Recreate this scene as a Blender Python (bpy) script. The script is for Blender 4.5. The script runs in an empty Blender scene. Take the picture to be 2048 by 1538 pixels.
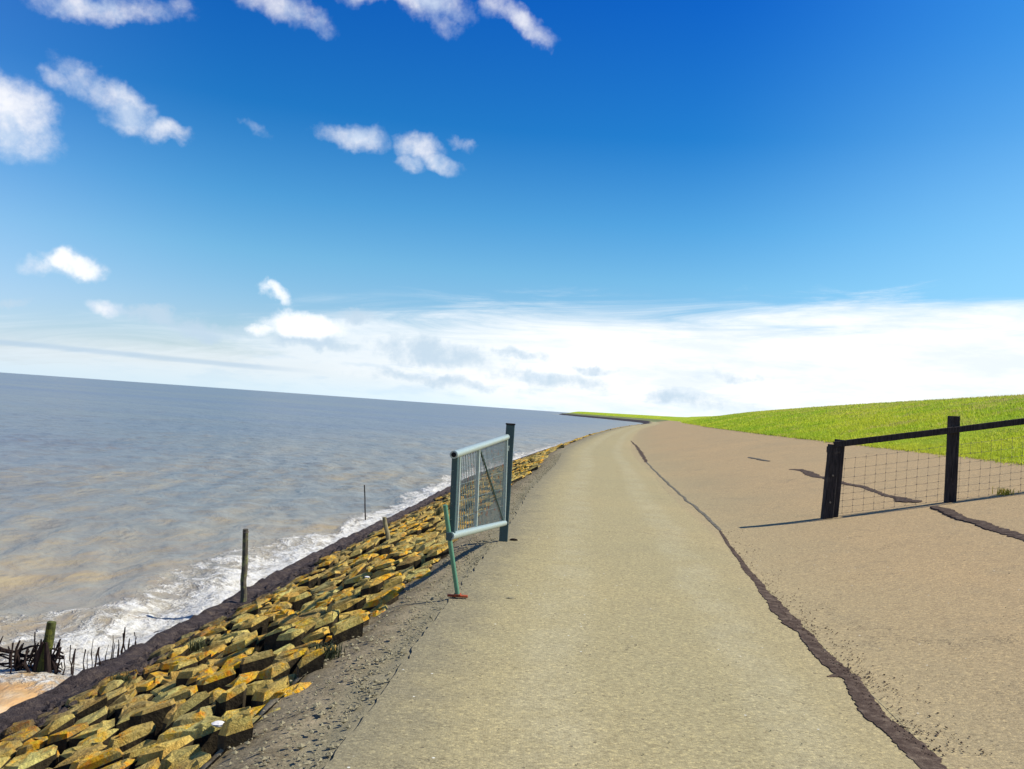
import bpy, math, random
import numpy as np
from mathutils import Vector, Matrix, noise as mnoise
random.seed(7); rng = np.random.default_rng(7)
C = bpy.context.scene.collection
sc = bpy.context.scene

# ------------------------------------------------------------------ camera
ROLL = math.radians(4.05); FPX = 1774.0; HY = 48.0; CAMZ = 1.6
PITCH = math.atan(HY / FPX)
cam_d = bpy.data.cameras.new('camera'); cam = bpy.data.objects.new('camera', cam_d); C.objects.link(cam)
cam_d.sensor_width = 36; cam_d.lens = FPX / 2048 * 36; cam_d.clip_start = 0.05; cam_d.clip_end = 120000
Fw = Vector((0, math.cos(PITCH), math.sin(PITCH))); Zp = Vector((0, -math.sin(PITCH), math.cos(PITCH))); Xw = Vector((1, 0, 0))
RT = Xw * math.cos(ROLL) + Zp * math.sin(ROLL); UP = -Xw * math.sin(ROLL) + Zp * math.cos(ROLL)
M = Matrix((RT, UP, -Fw)).transposed().to_4x4(); M.translation = (0, 0, CAMZ)
cam.matrix_world = M
sc.camera = cam
CAM = Vector((0, 0, CAMZ))
def ray(px, py):
    return (Fw * FPX + RT * (px - 1024) - UP * (py - 769)).normalized()
def at(px, py, Y):                       # point of the place seen at this pixel, Y metres ahead
    d = ray(px, py); return CAM + d * (Y / d.y)
def proj(X, Y, Z):
    p = Vector((X, Y, Z)) - CAM; z = p.dot(Fw)
    if z < 0.1: return None
    return 1024 + FPX * p.dot(RT) / z, 769 - FPX * p.dot(UP) / z, z

# ------------------------------------------------------------------ light
SUN_EL = math.radians(46); SUN_AZ = math.radians(87)     # azimuth clockwise from +Y
sund = Vector((math.sin(SUN_AZ) * math.cos(SUN_EL), math.cos(SUN_AZ) * math.cos(SUN_EL), math.sin(SUN_EL)))
sl = bpy.data.lights.new('sun', 'SUN'); sl.energy = 4.8; sl.angle = math.radians(0.5); sl.color = (1.0, 0.95, 0.86)
so = bpy.data.objects.new('sun', sl); C.objects.link(so); so.rotation_euler = (-sund).to_track_quat('-Z', 'Y').to_euler()

sc.view_settings.view_transform = 'Standard'; sc.view_settings.look = 'None'
sc.view_settings.exposure = 0.25; sc.view_settings.gamma = 1; sc.view_settings.use_curve_mapping = False
sc.render.engine = 'CYCLES'; sc.cycles.use_denoising = True
sc.cycles.max_bounces = 5; sc.cycles.diffuse_bounces = 2; sc.cycles.glossy_bounces = 3; sc.cycles.transparent_max_bounces = 6

# node helper
class NT:
    def __init__(s, tree): s.t = tree; s.n = tree.nodes; s.l = tree.links
    def node(s, typ, **kw):
        n = s.n.new(typ)
        for k, v in kw.items(): setattr(n, k, v)
        return n
    def set(s, inp, v):
        if isinstance(v, bpy.types.NodeSocket): s.l.new(v, inp)
        elif v is not None: inp.default_value = v
    def m(s, op, a, b=None, c=None, clamp=False):
        n = s.node('ShaderNodeMath', operation=op, use_clamp=clamp)
        s.set(n.inputs[0], a); s.set(n.inputs[1], b)
        if c is not None: s.set(n.inputs[2], c)
        return n.outputs[0]
    def v(s, op, a, b=None, c=None):
        n = s.node('ShaderNodeVectorMath', operation=op)
        s.set(n.inputs[0], a)
        if op == 'SCALE': s.set(n.inputs[3], b)
        else: s.set(n.inputs[1], b)
        if c is not None: s.set(n.inputs[2], c)
        return n.outputs['Value'] if op in ('DOT_PRODUCT', 'LENGTH', 'DISTANCE') else n.outputs[0]
    def mix(s, f, a, b, mode='MIX', clamp=False):
        n = s.node('ShaderNodeMix', data_type='RGBA', blend_type=mode, clamp_result=clamp)
        s.set(n.inputs[0], f); s.set(n.inputs[6], a); s.set(n.inputs[7], b)
        return n.outputs[2]
    def noise(s, vec, scale, detail=4, rough=0.55, dist=0.0, color=False):
        n = s.node('ShaderNodeTexNoise'); s.set(n.inputs['Vector'], vec); n.inputs['Scale'].default_value = scale
        n.inputs['Detail'].default_value = detail; n.inputs['Roughness'].default_value = rough; n.inputs['Distortion'].default_value = dist
        return n.outputs['Color' if color else 'Fac']
    def vor(s, vec, scale, feature='F1', out='Distance'):
        n = s.node('ShaderNodeTexVoronoi', feature=feature); s.set(n.inputs['Vector'], vec); n.inputs['Scale'].default_value = scale
        return n.outputs[out]
    def ramp(s, f, stops, interp='LINEAR'):
        n = s.node('ShaderNodeValToRGB'); r = n.color_ramp; r.interpolation = interp
        while len(r.elements) < len(stops): r.elements.new(0.5)
        for e, (p, c) in zip(r.elements, stops):
            e.position = p; e.color = (*c, 1) if isinstance(c, (tuple, list)) else (c, c, c, 1)
        s.set(n.inputs[0], f); return n.outputs[0]
    def sstep(s, x, lo, hi, a=0.0, b=1.0):
        n = s.node('ShaderNodeMapRange', interpolation_type='SMOOTHSTEP')
        s.set(n.inputs[0], x); s.set(n.inputs[1], lo); s.set(n.inputs[2], hi); s.set(n.inputs[3], a); s.set(n.inputs[4], b)
        return n.outputs[0]
    def scalev(s, vec, xyz):
        return s.v('MULTIPLY', vec, xyz)

# ------------------------------------------------------------------ world: Nishita sky + clouds
w = bpy.data.worlds.new('World'); sc.world = w; w.use_nodes = True
t = NT(w.node_tree); t.n.clear()
out = t.node('ShaderNodeOutputWorld'); bg = t.node('ShaderNodeBackground'); t.l.new(bg.outputs[0], out.inputs[0])
sky = t.node('ShaderNodeTexSky', sky_type='NISHITA'); sky.sun_disc = False
sky.sun_elevation = SUN_EL; sky.sun_rotation = SUN_AZ; sky.air_density = 1.0; sky.dust_density = 0.4; sky.ozone_density = 3.0
D = t.node('ShaderNodeTexCoord').outputs['Generated']
sep = t.node('ShaderNodeSeparateXYZ'); t.l.new(D, sep.inputs[0]); dx, dy, dz = sep.outputs
STR = 0.1
# the photograph's graded blue: tint by elevation; unseen zenith deepened to weaken blue ambient light
tint = t.ramp(t.m('ABSOLUTE', dz), [(0.0, (0.95, 0.95, 1.10)), (0.08, (0.80, 0.98, 1.16)), (0.15, (0.58, 1.02, 1.18)), (0.21, (0.34, 0.90, 1.18)), (0.30, (0.09, 0.64, 1.12)), (0.48, (0.010, 0.40, 1.20)), (1.0, (0.02, 0.24, 0.62))])
skyc = t.mix(1.0, sky.outputs[0], tint, 'MULTIPLY')
skyc = t.v('SCALE', skyc, STR * 1.0)
# paler air towards the sun's side
sunside = t.sstep(t.m('ADD', t.v('DOT_PRODUCT', D, (0.93, 0.37, 0)), t.m('MULTIPLY', dz, 0.1)), 0.52, 1.0)
skyc = t.mix(t.m('MULTIPLY', sunside, 0.85), skyc, t.mix(t.sstep(dz, 0.15, 0.42), (0.30, 0.62, 0.88, 1), (0.07, 0.36, 0.78, 1)))
leftside = t.sstep(t.v('DOT_PRODUCT', D, (-0.93, 0.37, 0)), 0.60, 1.0)
skyc = t.mix(t.m('MULTIPLY', leftside, t.sstep(dz, 0.30, 0.08, 0.42, 0.62)), skyc, t.mix(t.sstep(dz, 0.05, 0.32), (0.46, 0.62, 0.86, 1), (0.14, 0.30, 0.80, 1)))

# clouds (centre pixel, radii, clockwise tilt, weight)
CL = [(215, 8, 170, 32, 4, .85), (560, 12, 110, 38, 22, 1.0), (625, 45, 50, 22, 25, .7), (740, 0, 60, 25, 0, .7), (850, 18, 110, 42, 16, 1.0), (895, 66, 36, 26, 30, .6),
      (1040, 42, 92, 24, 24, .85), (985, 12, 40, 30, 0, .7),
      (5, 225, 130, 78, 32, 1.35), (205, 192, 125, 42, 36, 1.0), (110, 160, 50, 24, 20, .6), (250, 235, 65, 40, 20, .9), (325, 264, 70, 20, 8, .8),
      (705, 272, 70, 38, 4, 1.15), (655, 258, 50, 22, 0, .6), (832, 290, 58, 32, 6, 1.05), (875, 312, 62, 18, 22, .8), (820, 322, 34, 20, 0, .7), (920, 278, 34, 14, 25, .55),
      (515, 262, 40, 12, 40, .45),
      (150, 532, 60, 32, 4, 1.25), (95, 540, 45, 22, 4, .8), (210, 620, 42, 24, 15, 1.15),]
wn = t.noise(D, 9.0, 5, 0.62, 0.0, True)
warp = t.v('SCALE', t.v('SUBTRACT', wn, (0.5, 0.5, 0.5)), 0.058)
wn2 = t.noise(D, 38.0, 4, 0.6, 0.0, True)
warp = t.v('ADD', warp, t.v('SCALE', t.v('SUBTRACT', wn2, (0.5, 0.5, 0.5)), 0.014))
def group_density(vec):
    cur = None
    for (cx, cy, rx, ry, ang, wt) in CL:
        c = ray(cx, cy); a = math.radians(ang)
        R = (RT * math.cos(a) - UP * math.sin(a)); U = (RT * math.sin(a) + UP * math.cos(a))
        R = (R - c * R.dot(c)).normalized(); U = (U - c * U.dot(c) ); U = (U - R * U.dot(R)).normalized()
        sc_ = c.dot(Fw)
        A = t.v('DOT_PRODUCT', vec, tuple(R * (FPX / rx / sc_)))
        B = t.v('DOT_PRODUCT', vec, tuple(U * (FPX / ry / sc_)))
        q = t.m('MULTIPLY_ADD', A, A, t.m('MULTIPLY', B, B))
        g = t.m('MULTIPLY', t.m('SUBTRACT', 1.0, q), wt)
        cur = g if cur is None else t.m('MAXIMUM', cur, g)
    return cur
Dw = t.v('ADD', D, warp)
front = t.sstep(t.v('DOT_PRODUCT', D, tuple(Fw)), 0.55, 0.62)
fb = t.m('SUBTRACT', t.noise(D, 22.0, 8, 0.66), 0.5)
dens = t.m('MULTIPLY_ADD', fb, 2.5, group_density(Dw))
# outside the frame: scattered cumulus like those in view
oc = t.m('SUBTRACT', t.noise(t.v('MULTIPLY', D, (1, 1, 2.0)), 4.5, 7, 0.6), 0.56)
dens_out = t.m('MULTIPLY', oc, 9.0)
dens = t.mix(front, dens_out, dens)
dens = t.m('MULTIPLY', t.sstep(dens, -0.15, 1.7), 0.93)
# cloud light: brighter towards upper right, soft grey-blue below
fb2 = t.noise(t.v('ADD', D, (0.012, 0.0, 0.014)), 14.0, 5, 0.6)
fb1 = t.noise(D, 14.0, 5, 0.6)
shade = t.sstep(t.m('SUBTRACT', fb1, fb2), -0.10, 0.07)
ccol = t.mix(shade, (0.58, 0.67, 0.80, 1), (0.86, 0.86, 0.88, 1))
col = t.mix(dens, skyc, ccol)
# the white bank above the horizon
az = t.m('DIVIDE', dx, t.m('MAXIMUM', t.m('ABSOLUTE', dy), 0.15))
azc = t.m('MAXIMUM', t.m('MINIMUM', az, 2.0), -2.0)
top = t.ramp(t.m('MULTIPLY_ADD', azc, 0.5, 0.5), [(0.0, 0.045), (0.22, 0.048), (0.34, 0.070), (0.42, 0.108), (0.52, 0.124), (0.78, 0.150), (1.0, 0.155)])
bv = t.node('ShaderNodeCombineXYZ'); t.set(bv.inputs[0], az); t.set(bv.inputs[1], t.m('MULTIPLY_ADD', az, -0.6, t.m('MULTIPLY', dz, 9.0)))
wis = t.noise(bv.outputs[0], 3.6, 8, 0.66, 0.9)
hgt = t.m('SUBTRACT', t.m('MULTIPLY_ADD', t.m('SUBTRACT', wis, 0.5), 0.105, top), dz)
bank = t.m('MULTIPLY', t.sstep(hgt, -0.010, 0.045), t.ramp(t.m('MULTIPLY_ADD', az, 0.5, 0.5), [(0.15, 0.62), (0.36, 0.80), (0.5, 0.97), (1.0, 1.0)]))
gv = t.v('MULTIPLY', D, (1.0, 1.0, 4.5))
gcl = t.noise(gv, 13.0, 7, 0.62)
low = t.sstep(dz, 0.10, 0.015)
gmask = t.m('MULTIPLY', t.sstep(gcl, 0.50, 0.68), t.m('MULTIPLY', low, t.sstep(az, 0.45, -0.1, 0.25, 0.8)))
bcol = t.mix(gmask, t.mix(t.sstep(az, -0.35, 0.10), (0.74, 0.81, 0.87, 1), t.mix(t.sstep(t.noise(t.v('MULTIPLY', D, (1.0, 1.0, 5.0)), 7.0, 7, 0.62), 0.42, 0.66), (0.93, 0.94, 0.94, 1), (0.76, 0.82, 0.86, 1))), (0.60, 0.72, 0.84, 1))
hz = t.sstep(dz, 0.030, 0.0)
bcol = t.mix(t.m('MULTIPLY', hz, t.sstep(az, 0.25, -0.35, 0.25, 0.75)), bcol, (0.62, 0.82, 0.95, 1))
col = t.mix(bank, col, bcol)
# long blue-grey streak low on the left
st_ = t.m('ABSOLUTE', t.m('SUBTRACT', dz, t.m('MULTIPLY_ADD', t.m('SUBTRACT', wis, 0.5), 0.006, t.m('MULTIPLY_ADD', az, -0.012, 0.0225))))
stm = t.m('MULTIPLY', t.sstep(st_, 0.0042, 0.0008), t.sstep(az, -0.20, -0.32))
col = t.mix(t.m('MULTIPLY', stm, 0.6), col, (0.40, 0.54, 0.68, 1))
# bright cumulus in front of the bank
def puffs(lst, amp, lo, hi):
    global CL
    keep_, CL = CL, lst
    d_ = t.m('MULTIPLY_ADD', fb, amp, group_density(Dw)); CL = keep_
    return t.sstep(d_, lo, hi)
wp = puffs([(612, 652, 105, 32, 8, 1.15), (540, 588, 44, 20, 28, 1.0), (520, 655, 40, 16, 0, .8), (150, 532, 50, 28, 4, .9)], 2.6, 0.0, 1.3)
gp_ = puffs([(420, 655, 100, 20, 6, .8), (300, 635, 60, 18, 4, .7), (640, 692, 110, 16, 8, .9), (720, 632, 70, 14, 4, .7), (850, 705, 140, 30, 6, .9), (1080, 748, 130, 20, 6, .8), (1190, 728, 50, 9, 3, .7), (1040, 700, 60, 9, 3, .6), (900, 765, 160, 12, 4, .6), (1460, 755, 60, 10, 3, .6), (1400, 800, 120, 16, 4, .5), (15, 600, 55, 8, 8, .7)], 4.2, -0.35, 1.2)
fr_ = lambda m__: t.m('MULTIPLY', m__, front)
col = t.mix(fr_(t.m('MULTIPLY', gp_, 0.85)), col, (0.47, 0.60, 0.72, 1))
col = t.mix(fr_(t.m('MULTIPLY', wp, 0.92)), col, (0.98, 0.98, 0.99, 1))
below = t.sstep(dz, -0.001, -0.02)
col = t.mix(below, col, (0.10, 0.11, 0.12, 1))
t.l.new(col, bg.inputs[0]); bg.inputs[1].default_value = 1.0
w.cycles.sampling_method = 'MANUAL'; w.cycles.sample_map_resolution = 512

# ------------------------------------------------------------------ helpers
def tag(o, label=None, cat=None, group=None, kind=None):
    if label: o['label'] = label
    if cat: o['category'] = cat
    if group: o['group'] = group
    if kind: o['kind'] = kind
    return o
def mesh_obj(name, V, F, mats, parent=None, smooth=False, mi=None):
    me = bpy.data.meshes.new(name)
    me.from_pydata([tuple(v) for v in V], [], [tuple(int(i) for i in f) for f in F]); me.update()
    for m_ in (mats if isinstance(mats, (list, tuple)) else [mats]): me.materials.append(m_)
    if smooth: me.polygons.foreach_set('use_smooth', [True] * len(me.polygons))
    if mi is not None: me.polygons.foreach_set('material_index', mi)
    o = bpy.data.objects.new(name, me); C.objects.link(o)
    if parent: o.parent = parent
    return o
def fast_mesh(name, V, faces_n, idx, mat, parent=None, smooth=False):
    """V (N,3) array, faces all with faces_n corners, idx flat array"""
    me = bpy.data.meshes.new(name); nf = len(idx) // faces_n
    me.vertices.add(len(V)); me.vertices.foreach_set('co', np.asarray(V, np.float32).ravel())
    me.loops.add(len(idx)); me.loops.foreach_set('vertex_index', np.asarray(idx, np.int32))
    me.polygons.add(nf); me.polygons.foreach_set('loop_start', np.arange(nf, dtype=np.int32) * faces_n)
    me.polygons.foreach_set('loop_total', np.full(nf, faces_n, np.int32))
    me.polygons.foreach_set('use_smooth', np.full(nf, smooth, bool))
    me.update(calc_edges=True); me.validate(); me.materials.append(mat)
    o = bpy.data.objects.new(name, me); C.objects.link(o)
    if parent: o.parent = parent
    return o
def empty(name, loc=(0, 0, 0)):
    o = bpy.data.objects.new(name, None); C.objects.link(o); o.location = loc; return o
def child_fix(o):      # part meshes are modelled in world metres; keep them there under the parent
    o.matrix_parent_inverse = Matrix.Translation(o.parent.location).inverted(); return o
class MB:
    def __init__(s): s.V = []; s.F = []
    def add(s, V, F):
        b = len(s.V); s.V += [tuple(v) for v in V]; s.F += [tuple(b + i for i in f) for f in F]
    def tube(s, pts, r, n=8, cap=True, squash=None):
        pts = [Vector(p) for p in pts]; rs = r if isinstance(r, (list, tuple)) else [r] * len(pts)
        V = []; F = []
        for i, p in enumerate(pts):
            a = pts[max(0, i - 1)]; b = pts[min(len(pts) - 1, i + 1)]; d = (b - a).normalized()
            ref = Vector((0, 0, 1)) if abs(d.z) < 0.8 else Vector((1, 0, 0))
            u = d.cross(ref).normalized(); v = d.cross(u).normalized()
            for k in range(n):
                th = 2 * math.pi * k / n
                V.append(p + (u * math.cos(th) + v * math.sin(th)) * rs[i])
        for i in range(len(pts) - 1):
            for k in range(n):
                F.append((i * n + k, i * n + (k + 1) % n, (i + 1) * n + (k + 1) % n, (i + 1) * n + k))
        if cap: F.append(tuple(range(n))[::-1]); F.append(tuple((len(pts) - 1) * n + k for k in range(n)))
        s.add(V, F)
    def bar(s, a, b, wx, wy, ax=None, ch=0.006, jit=0.0):
        """square post from a to b, width wx along ax, wy across; chamfered edges"""
        a = Vector(a); b = Vector(b); d = (b - a).normalized()
        u = (Vector(ax) if ax is not None else Vector((1, 0, 0))); u = (u - d * u.dot(d)).normalized(); v = d.cross(u).normalized()
        hx, hy = wx / 2, wy / 2; c = min(ch, hx * .5, hy * .5)
        ring = [(hx - c, -hy), (hx, -hy + c), (hx, hy - c), (hx - c, hy), (-hx + c, hy), (-hx, hy - c), (-hx, -hy + c), (-hx + c, -hy)]
        L = (b - a).length; n = max(2, int(L / 0.25) + 1); ts = [0] + [i / (n - 1) for i in range(1, n - 1)] + [max(0, 1 - c / L), 1]
        ts = sorted(set(ts)); V = []; F = []
        for j, q in enumerate(ts):
            sh = 1 - (c / hx if j in (0, len(ts) - 1) and c else 0) * .6
            jx = (random.random() - .5) * jit; jy = (random.random() - .5) * jit
            for (x, y) in ring: V.append(a + d * (L * q) + u * (x * sh + jx) + v * (y * sh + jy))
        for j in range(len(ts) - 1):
            for k in range(8): F.append((j * 8 + k, j * 8 + (k + 1) % 8, (j + 1) * 8 + (k + 1) % 8, (j + 1) * 8 + k))
        F.append(tuple(range(8))[::-1]); F.append(tuple((len(ts) - 1) * 8 + k for k in range(8)))
        s.add(V, F)
    def build(s, name, mat, parent=None, smooth=False):
        o = mesh_obj(name, s.V, s.F, mat, parent, smooth)
        if parent is not None and parent.type == 'EMPTY': child_fix(o)
        if smooth:
            try: o.data.set_sharp_from_angle(angle=math.radians(40))
            except Exception: pass
        return o

def material(name, rough=0.9, spec=0.3):
    m_ = bpy.data.materials.new(name); m_.use_nodes = True; n = NT(m_.node_tree)
    b = m_.node_tree.nodes['Principled BSDF']; b.inputs['Roughness'].default_value = rough
    b.inputs['Specular IOR Level'].default_value = spec
    return m_, n, b
def bump(n, b, h, strength, dist):
    k = n.node('ShaderNodeBump'); n.set(k.inputs['Height'], h); k.inputs['Strength'].default_value = strength; k.inputs['Distance'].default_value = dist
    n.l.new(k.outputs[0], b.inputs['Normal']); return k
def P(n): return n.node('ShaderNodeNewGeometry').outputs['Position']
def TO(n): return n.node('ShaderNodeTexCoord').outputs['Object']

# ------------------------------------------------------------------ materials
M_asph, n, b = material('asphalt', 0.93, 0.12)
p = P(n); ac = n.node('ShaderNodeAttribute', attribute_name='across').outputs['Fac']
big = n.noise(p, 0.35, 4, 0.6); mid = n.noise(p, 1.9, 5, 0.65); wide = n.noise(p, 0.11, 4, 0.6)
acn = n.m('MULTIPLY_ADD', n.m('SUBTRACT', wide, 0.5), 3.0, ac)
c = n.mix(n.sstep(acn, 1.8, 5.6), (0.375, 0.322, 0.176, 1), (0.475, 0.346, 0.178, 1))
c = n.mix(n.m('MULTIPLY', n.sstep(n.m('ADD', ac, n.m('MULTIPLY', mid, 0.05)), 2.92, 2.98), 0.30), c, (0.41, 0.305, 0.18, 1))
c = n.mix(0.5, c, n.ramp(big, [(0.32, (0.90, 0.93, 0.95)), (0.68, (1.08, 1.05, 1.0))]), 'MULTIPLY')
c = n.mix(n.m('MULTIPLY', n.sstep(mid, 0.50, 0.75), 0.25), c, (0.27, 0.235, 0.15, 1))
# wheel-polished and dusty bands along the path, darker damp edge towards the verge
c = n.mix(n.m('MULTIPLY', n.sstep(n.m('MULTIPLY_ADD', n.noise(p, 2.6, 5, 0.7), 0.9, ac), 1.10, 0.42), 0.72), c, (0.20, 0.180, 0.122, 1))
for tr_ in (0.95, 2.25):
    tb = n.sstep(n.m('ABSOLUTE', n.m('SUBTRACT', n.m('MULTIPLY_ADD', n.noise(p, 0.5, 3, 0.6), 0.35, ac), tr_ + 0.17)), 0.34, 0.08)
    c = n.mix(n.m('MULTIPLY', tb, n.m('MULTIPLY', n.sstep(n.noise(p, 1.3, 5, 0.7), 0.3, 0.65), 0.30)), c, (0.48, 0.44, 0.29, 1))
st1 = n.sstep(n.noise(p, 0.8, 6, 0.7, 0.8), 0.60, 0.72)
c = n.mix(n.m('MULTIPLY', st1, 0.42), c, (0.20, 0.17, 0.11, 1))
ck = n.node('ShaderNodeTexVoronoi', feature='DISTANCE_TO_EDGE'); n.set(ck.inputs['Vector'], n.v('ADD', p, n.v('SCALE', n.noise(p, 2.2, 5, 0.7, 0, True), 1.1))); ck.inputs['Scale'].default_value = 0.55
crk = n.m('MULTIPLY', n.sstep(ck.outputs['Distance'], 0.0055, 0.0015), n.sstep(n.noise(p, 0.45, 3, 0.6), 0.52, 0.60))
c = n.mix(n.m('MULTIPLY', crk, 0.6), c, (0.09, 0.075, 0.05, 1))
gr = n.noise(p, 95, 2, 0.6)
c = n.mix(n.m('MULTIPLY', n.sstep(gr, 0.68, 0.76), 0.5), c, (0.12, 0.095, 0.065, 1))
vc = n.node('ShaderNodeTexVoronoi'); n.set(vc.inputs['Vector'], p); vc.inputs['Scale'].default_value = 75
sepc = n.node('ShaderNodeSeparateColor'); n.l.new(vc.outputs['Color'], sepc.inputs[0])
c = n.mix(0.55, c, n.ramp(sepc.outputs[0], [(0.0, (0.50, 0.46, 0.42)), (0.25, (0.80, 0.78, 0.74)), (0.75, (1.08, 1.06, 1.02)), (0.92, (1.35, 1.30, 1.12)), (1.0, (1.75, 1.7, 1.5))]), 'MULTIPLY')
fine = n.noise(p, 260, 3, 0.7)
c = n.mix(0.6, c, n.ramp(fine, [(0.3, 0.62), (0.5, 1.0), (0.7, 1.3)]), 'MULTIPLY')
c = n.mix(0.55, c, n.ramp(n.noise(p, 26, 4, 0.75), [(0.3, (0.74, 0.74, 0.76)), (0.5, 1.0), (0.7, (1.22, 1.18, 1.10))]), 'MULTIPLY')
v2 = n.node('ShaderNodeTexVoronoi'); n.set(v2.inputs['Vector'], p); v2.inputs['Scale'].default_value = 17
s2 = n.node('ShaderNodeSeparateColor'); n.l.new(v2.outputs['Color'], s2.inputs[0])
pit = n.m('MULTIPLY', n.sstep(v2.outputs['Distance'], 0.20, 0.10), n.m('GREATER_THAN', s2.outputs[0], 0.85))
c = n.mix(n.m('MULTIPLY', pit, 0.6), c, (0.09, 0.07, 0.05, 1))
chip = n.m('MULTIPLY', n.sstep(v2.outputs['Distance'], 0.15, 0.09), n.m('LESS_THAN', s2.outputs[0], 0.045))
c = n.mix(chip, c, (0.68, 0.66, 0.55, 1))
n.l.new(c, b.inputs['Base Color'])
h = n.m('ADD', n.m('MULTIPLY', vc.outputs['Distance'], -0.6), n.m('MULTIPLY_ADD', fine, 0.5, n.m('MULTIPLY', pit, -0.8)))
bump(n, b, h, 0.55, 0.006)

M_tar, n, b = material('tar', 0.95, 0.08)
p = P(n); c = n.ramp(n.noise(p, 12, 8, 0.78), [(0.3, (0.035, 0.022, 0.016)), (0.48, (0.085, 0.058, 0.042)), (0.60, (0.15, 0.11, 0.078)), (0.72, (0.27, 0.21, 0.14))]); n.l.new(c, b.inputs['Base Color']); bump(n, b, n.noise(p, 60, 4, 0.7), 0.7, 0.01)

M_verge, n, b = material('verge_grit', 0.97, 0.05)
p = P(n)
c = n.ramp(n.noise(p, 5, 6, 0.7), [(0.28, (0.15, 0.115, 0.065)), (0.48, (0.25, 0.205, 0.125)), (0.70, (0.37, 0.30, 0.185))])
c = n.mix(0.8, c, n.ramp(n.noise(p, 55, 5, 0.75), [(0.3, 0.45), (0.5, 0.95), (0.72, 1.6)]), 'MULTIPLY')
ac = n.node('ShaderNodeAttribute', attribute_name='across').outputs['Fac']
c = n.mix(n.m('MULTIPLY', n.sstep(n.m('MULTIPLY_ADD', n.noise(p, 4, 5, 0.7), 0.5, ac), -0.10, 0.24), 0.70), c, (0.30, 0.27, 0.165, 1))
n.l.new(c, b.inputs['Base Color']); bump(n, b, n.m('ADD', n.noise(p, 40, 5, 0.75), n.noise(p, 9, 4, 0.6)), 0.6, 0.014)

def stonemat(name):
    m_, n, b = material(name, 0.93, 0.12)
    p = P(n); rnd = n.node('ShaderNodeObjectInfo').outputs['Random']
    base = n.ramp(n.noise(p, 2.2, 5, 0.65), [(0.28, (0.36, 0.23, 0.085)), (0.40, (0.50, 0.36, 0.115)), (0.52, (0.63, 0.50, 0.165)), (0.64, (0.64, 0.58, 0.21)), (0.78, (0.50, 0.46, 0.26))])
    base = n.mix(0.8, base, n.ramp(rnd, [(0.0, (0.52, 0.52, 0.60)), (0.2, (0.85, 0.72, 0.65)), (0.4, (1.0, 0.97, 0.85)), (0.7, (1.15, 1.15, 0.95)), (0.86, (1.25, 0.95, 0.55)), (1.0, (0.95, 1.05, 1.1))]), 'MULTIPLY')
    base = n.mix(0.85, base, n.ramp(n.noise(p, 34, 6, 0.75), [(0.30, 0.40), (0.5, 1.0), (0.72, 1.45)]), 'MULTIPLY')
    # lichen, yellow to orange, in patches of its own
    lm = n.m('MULTIPLY', n.sstep(n.noise(p, 1.7, 3, 0.5), 0.47, 0.58), n.sstep(n.noise(p, 13, 6, 0.74), 0.42, 0.56))
    lc = n.ramp(n.noise(p, 16, 4, 0.6), [(0.35, (0.74, 0.52, 0.03)), (0.48, (0.90, 0.48, 0.015)), (0.62, (0.80, 0.27, 0.01))])
    base = n.mix(n.m('MULTIPLY', lm, 0.92), base, lc)
    # grime and weed stains lower on the slope, where spray reaches
    sx = n.node('ShaderNodeSeparateXYZ'); n.l.new(p, sx.inputs[0])
    wet = n.m('MULTIPLY', n.sstep(sx.outputs[2], -0.95, -1.35), n.sstep(n.noise(p, 3, 5, 0.6), 0.25, 0.6))
    base = n.mix(n.m('MULTIPLY', wet, 0.75), base, (0.075, 0.060, 0.050, 1))
    n.l.new(base, b.inputs['Base Color'])
    bump(n, b, n.m('ADD', n.noise(p, 22, 6, 0.7), n.m('MULTIPLY', n.noise(p, 90, 3, 0.7), 0.5)), 1.0, 0.035)
    return m_
M_stone = stonemat('lichen_stone')
M_side, n, b = material('shaded_bare_stone', 0.93, 0.08)  # lichen-free sides, darkened further to paint shade between the blocks
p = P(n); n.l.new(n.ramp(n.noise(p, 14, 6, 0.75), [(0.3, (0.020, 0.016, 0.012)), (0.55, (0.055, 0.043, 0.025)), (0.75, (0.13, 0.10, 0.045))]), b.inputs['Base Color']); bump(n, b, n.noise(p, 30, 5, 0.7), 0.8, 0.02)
M_bed, n, b = material('revetment_bed', 0.97, 0.03)  # bed colour kept near black to paint deep shade at the gap bottoms
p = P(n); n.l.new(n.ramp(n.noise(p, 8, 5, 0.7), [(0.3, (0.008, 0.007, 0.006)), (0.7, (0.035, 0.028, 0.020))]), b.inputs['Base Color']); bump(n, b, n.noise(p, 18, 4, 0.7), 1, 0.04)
M_toe, n, b = material('toe_bitumen', 0.8, 0.12)
p = P(n); n.l.new(n.ramp(n.noise(p, 7, 6, 0.72), [(0.3, (0.030, 0.024, 0.024)), (0.5, (0.085, 0.066, 0.060)), (0.64, (0.15, 0.115, 0.09)), (0.78, (0.28, 0.21, 0.12))]), b.inputs['Base Color'])
bump(n, b, n.m('ADD', n.noise(p, 11, 6, 0.7), n.noise(p, 50, 4, 0.7)), 1.0, 0.04)

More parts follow.
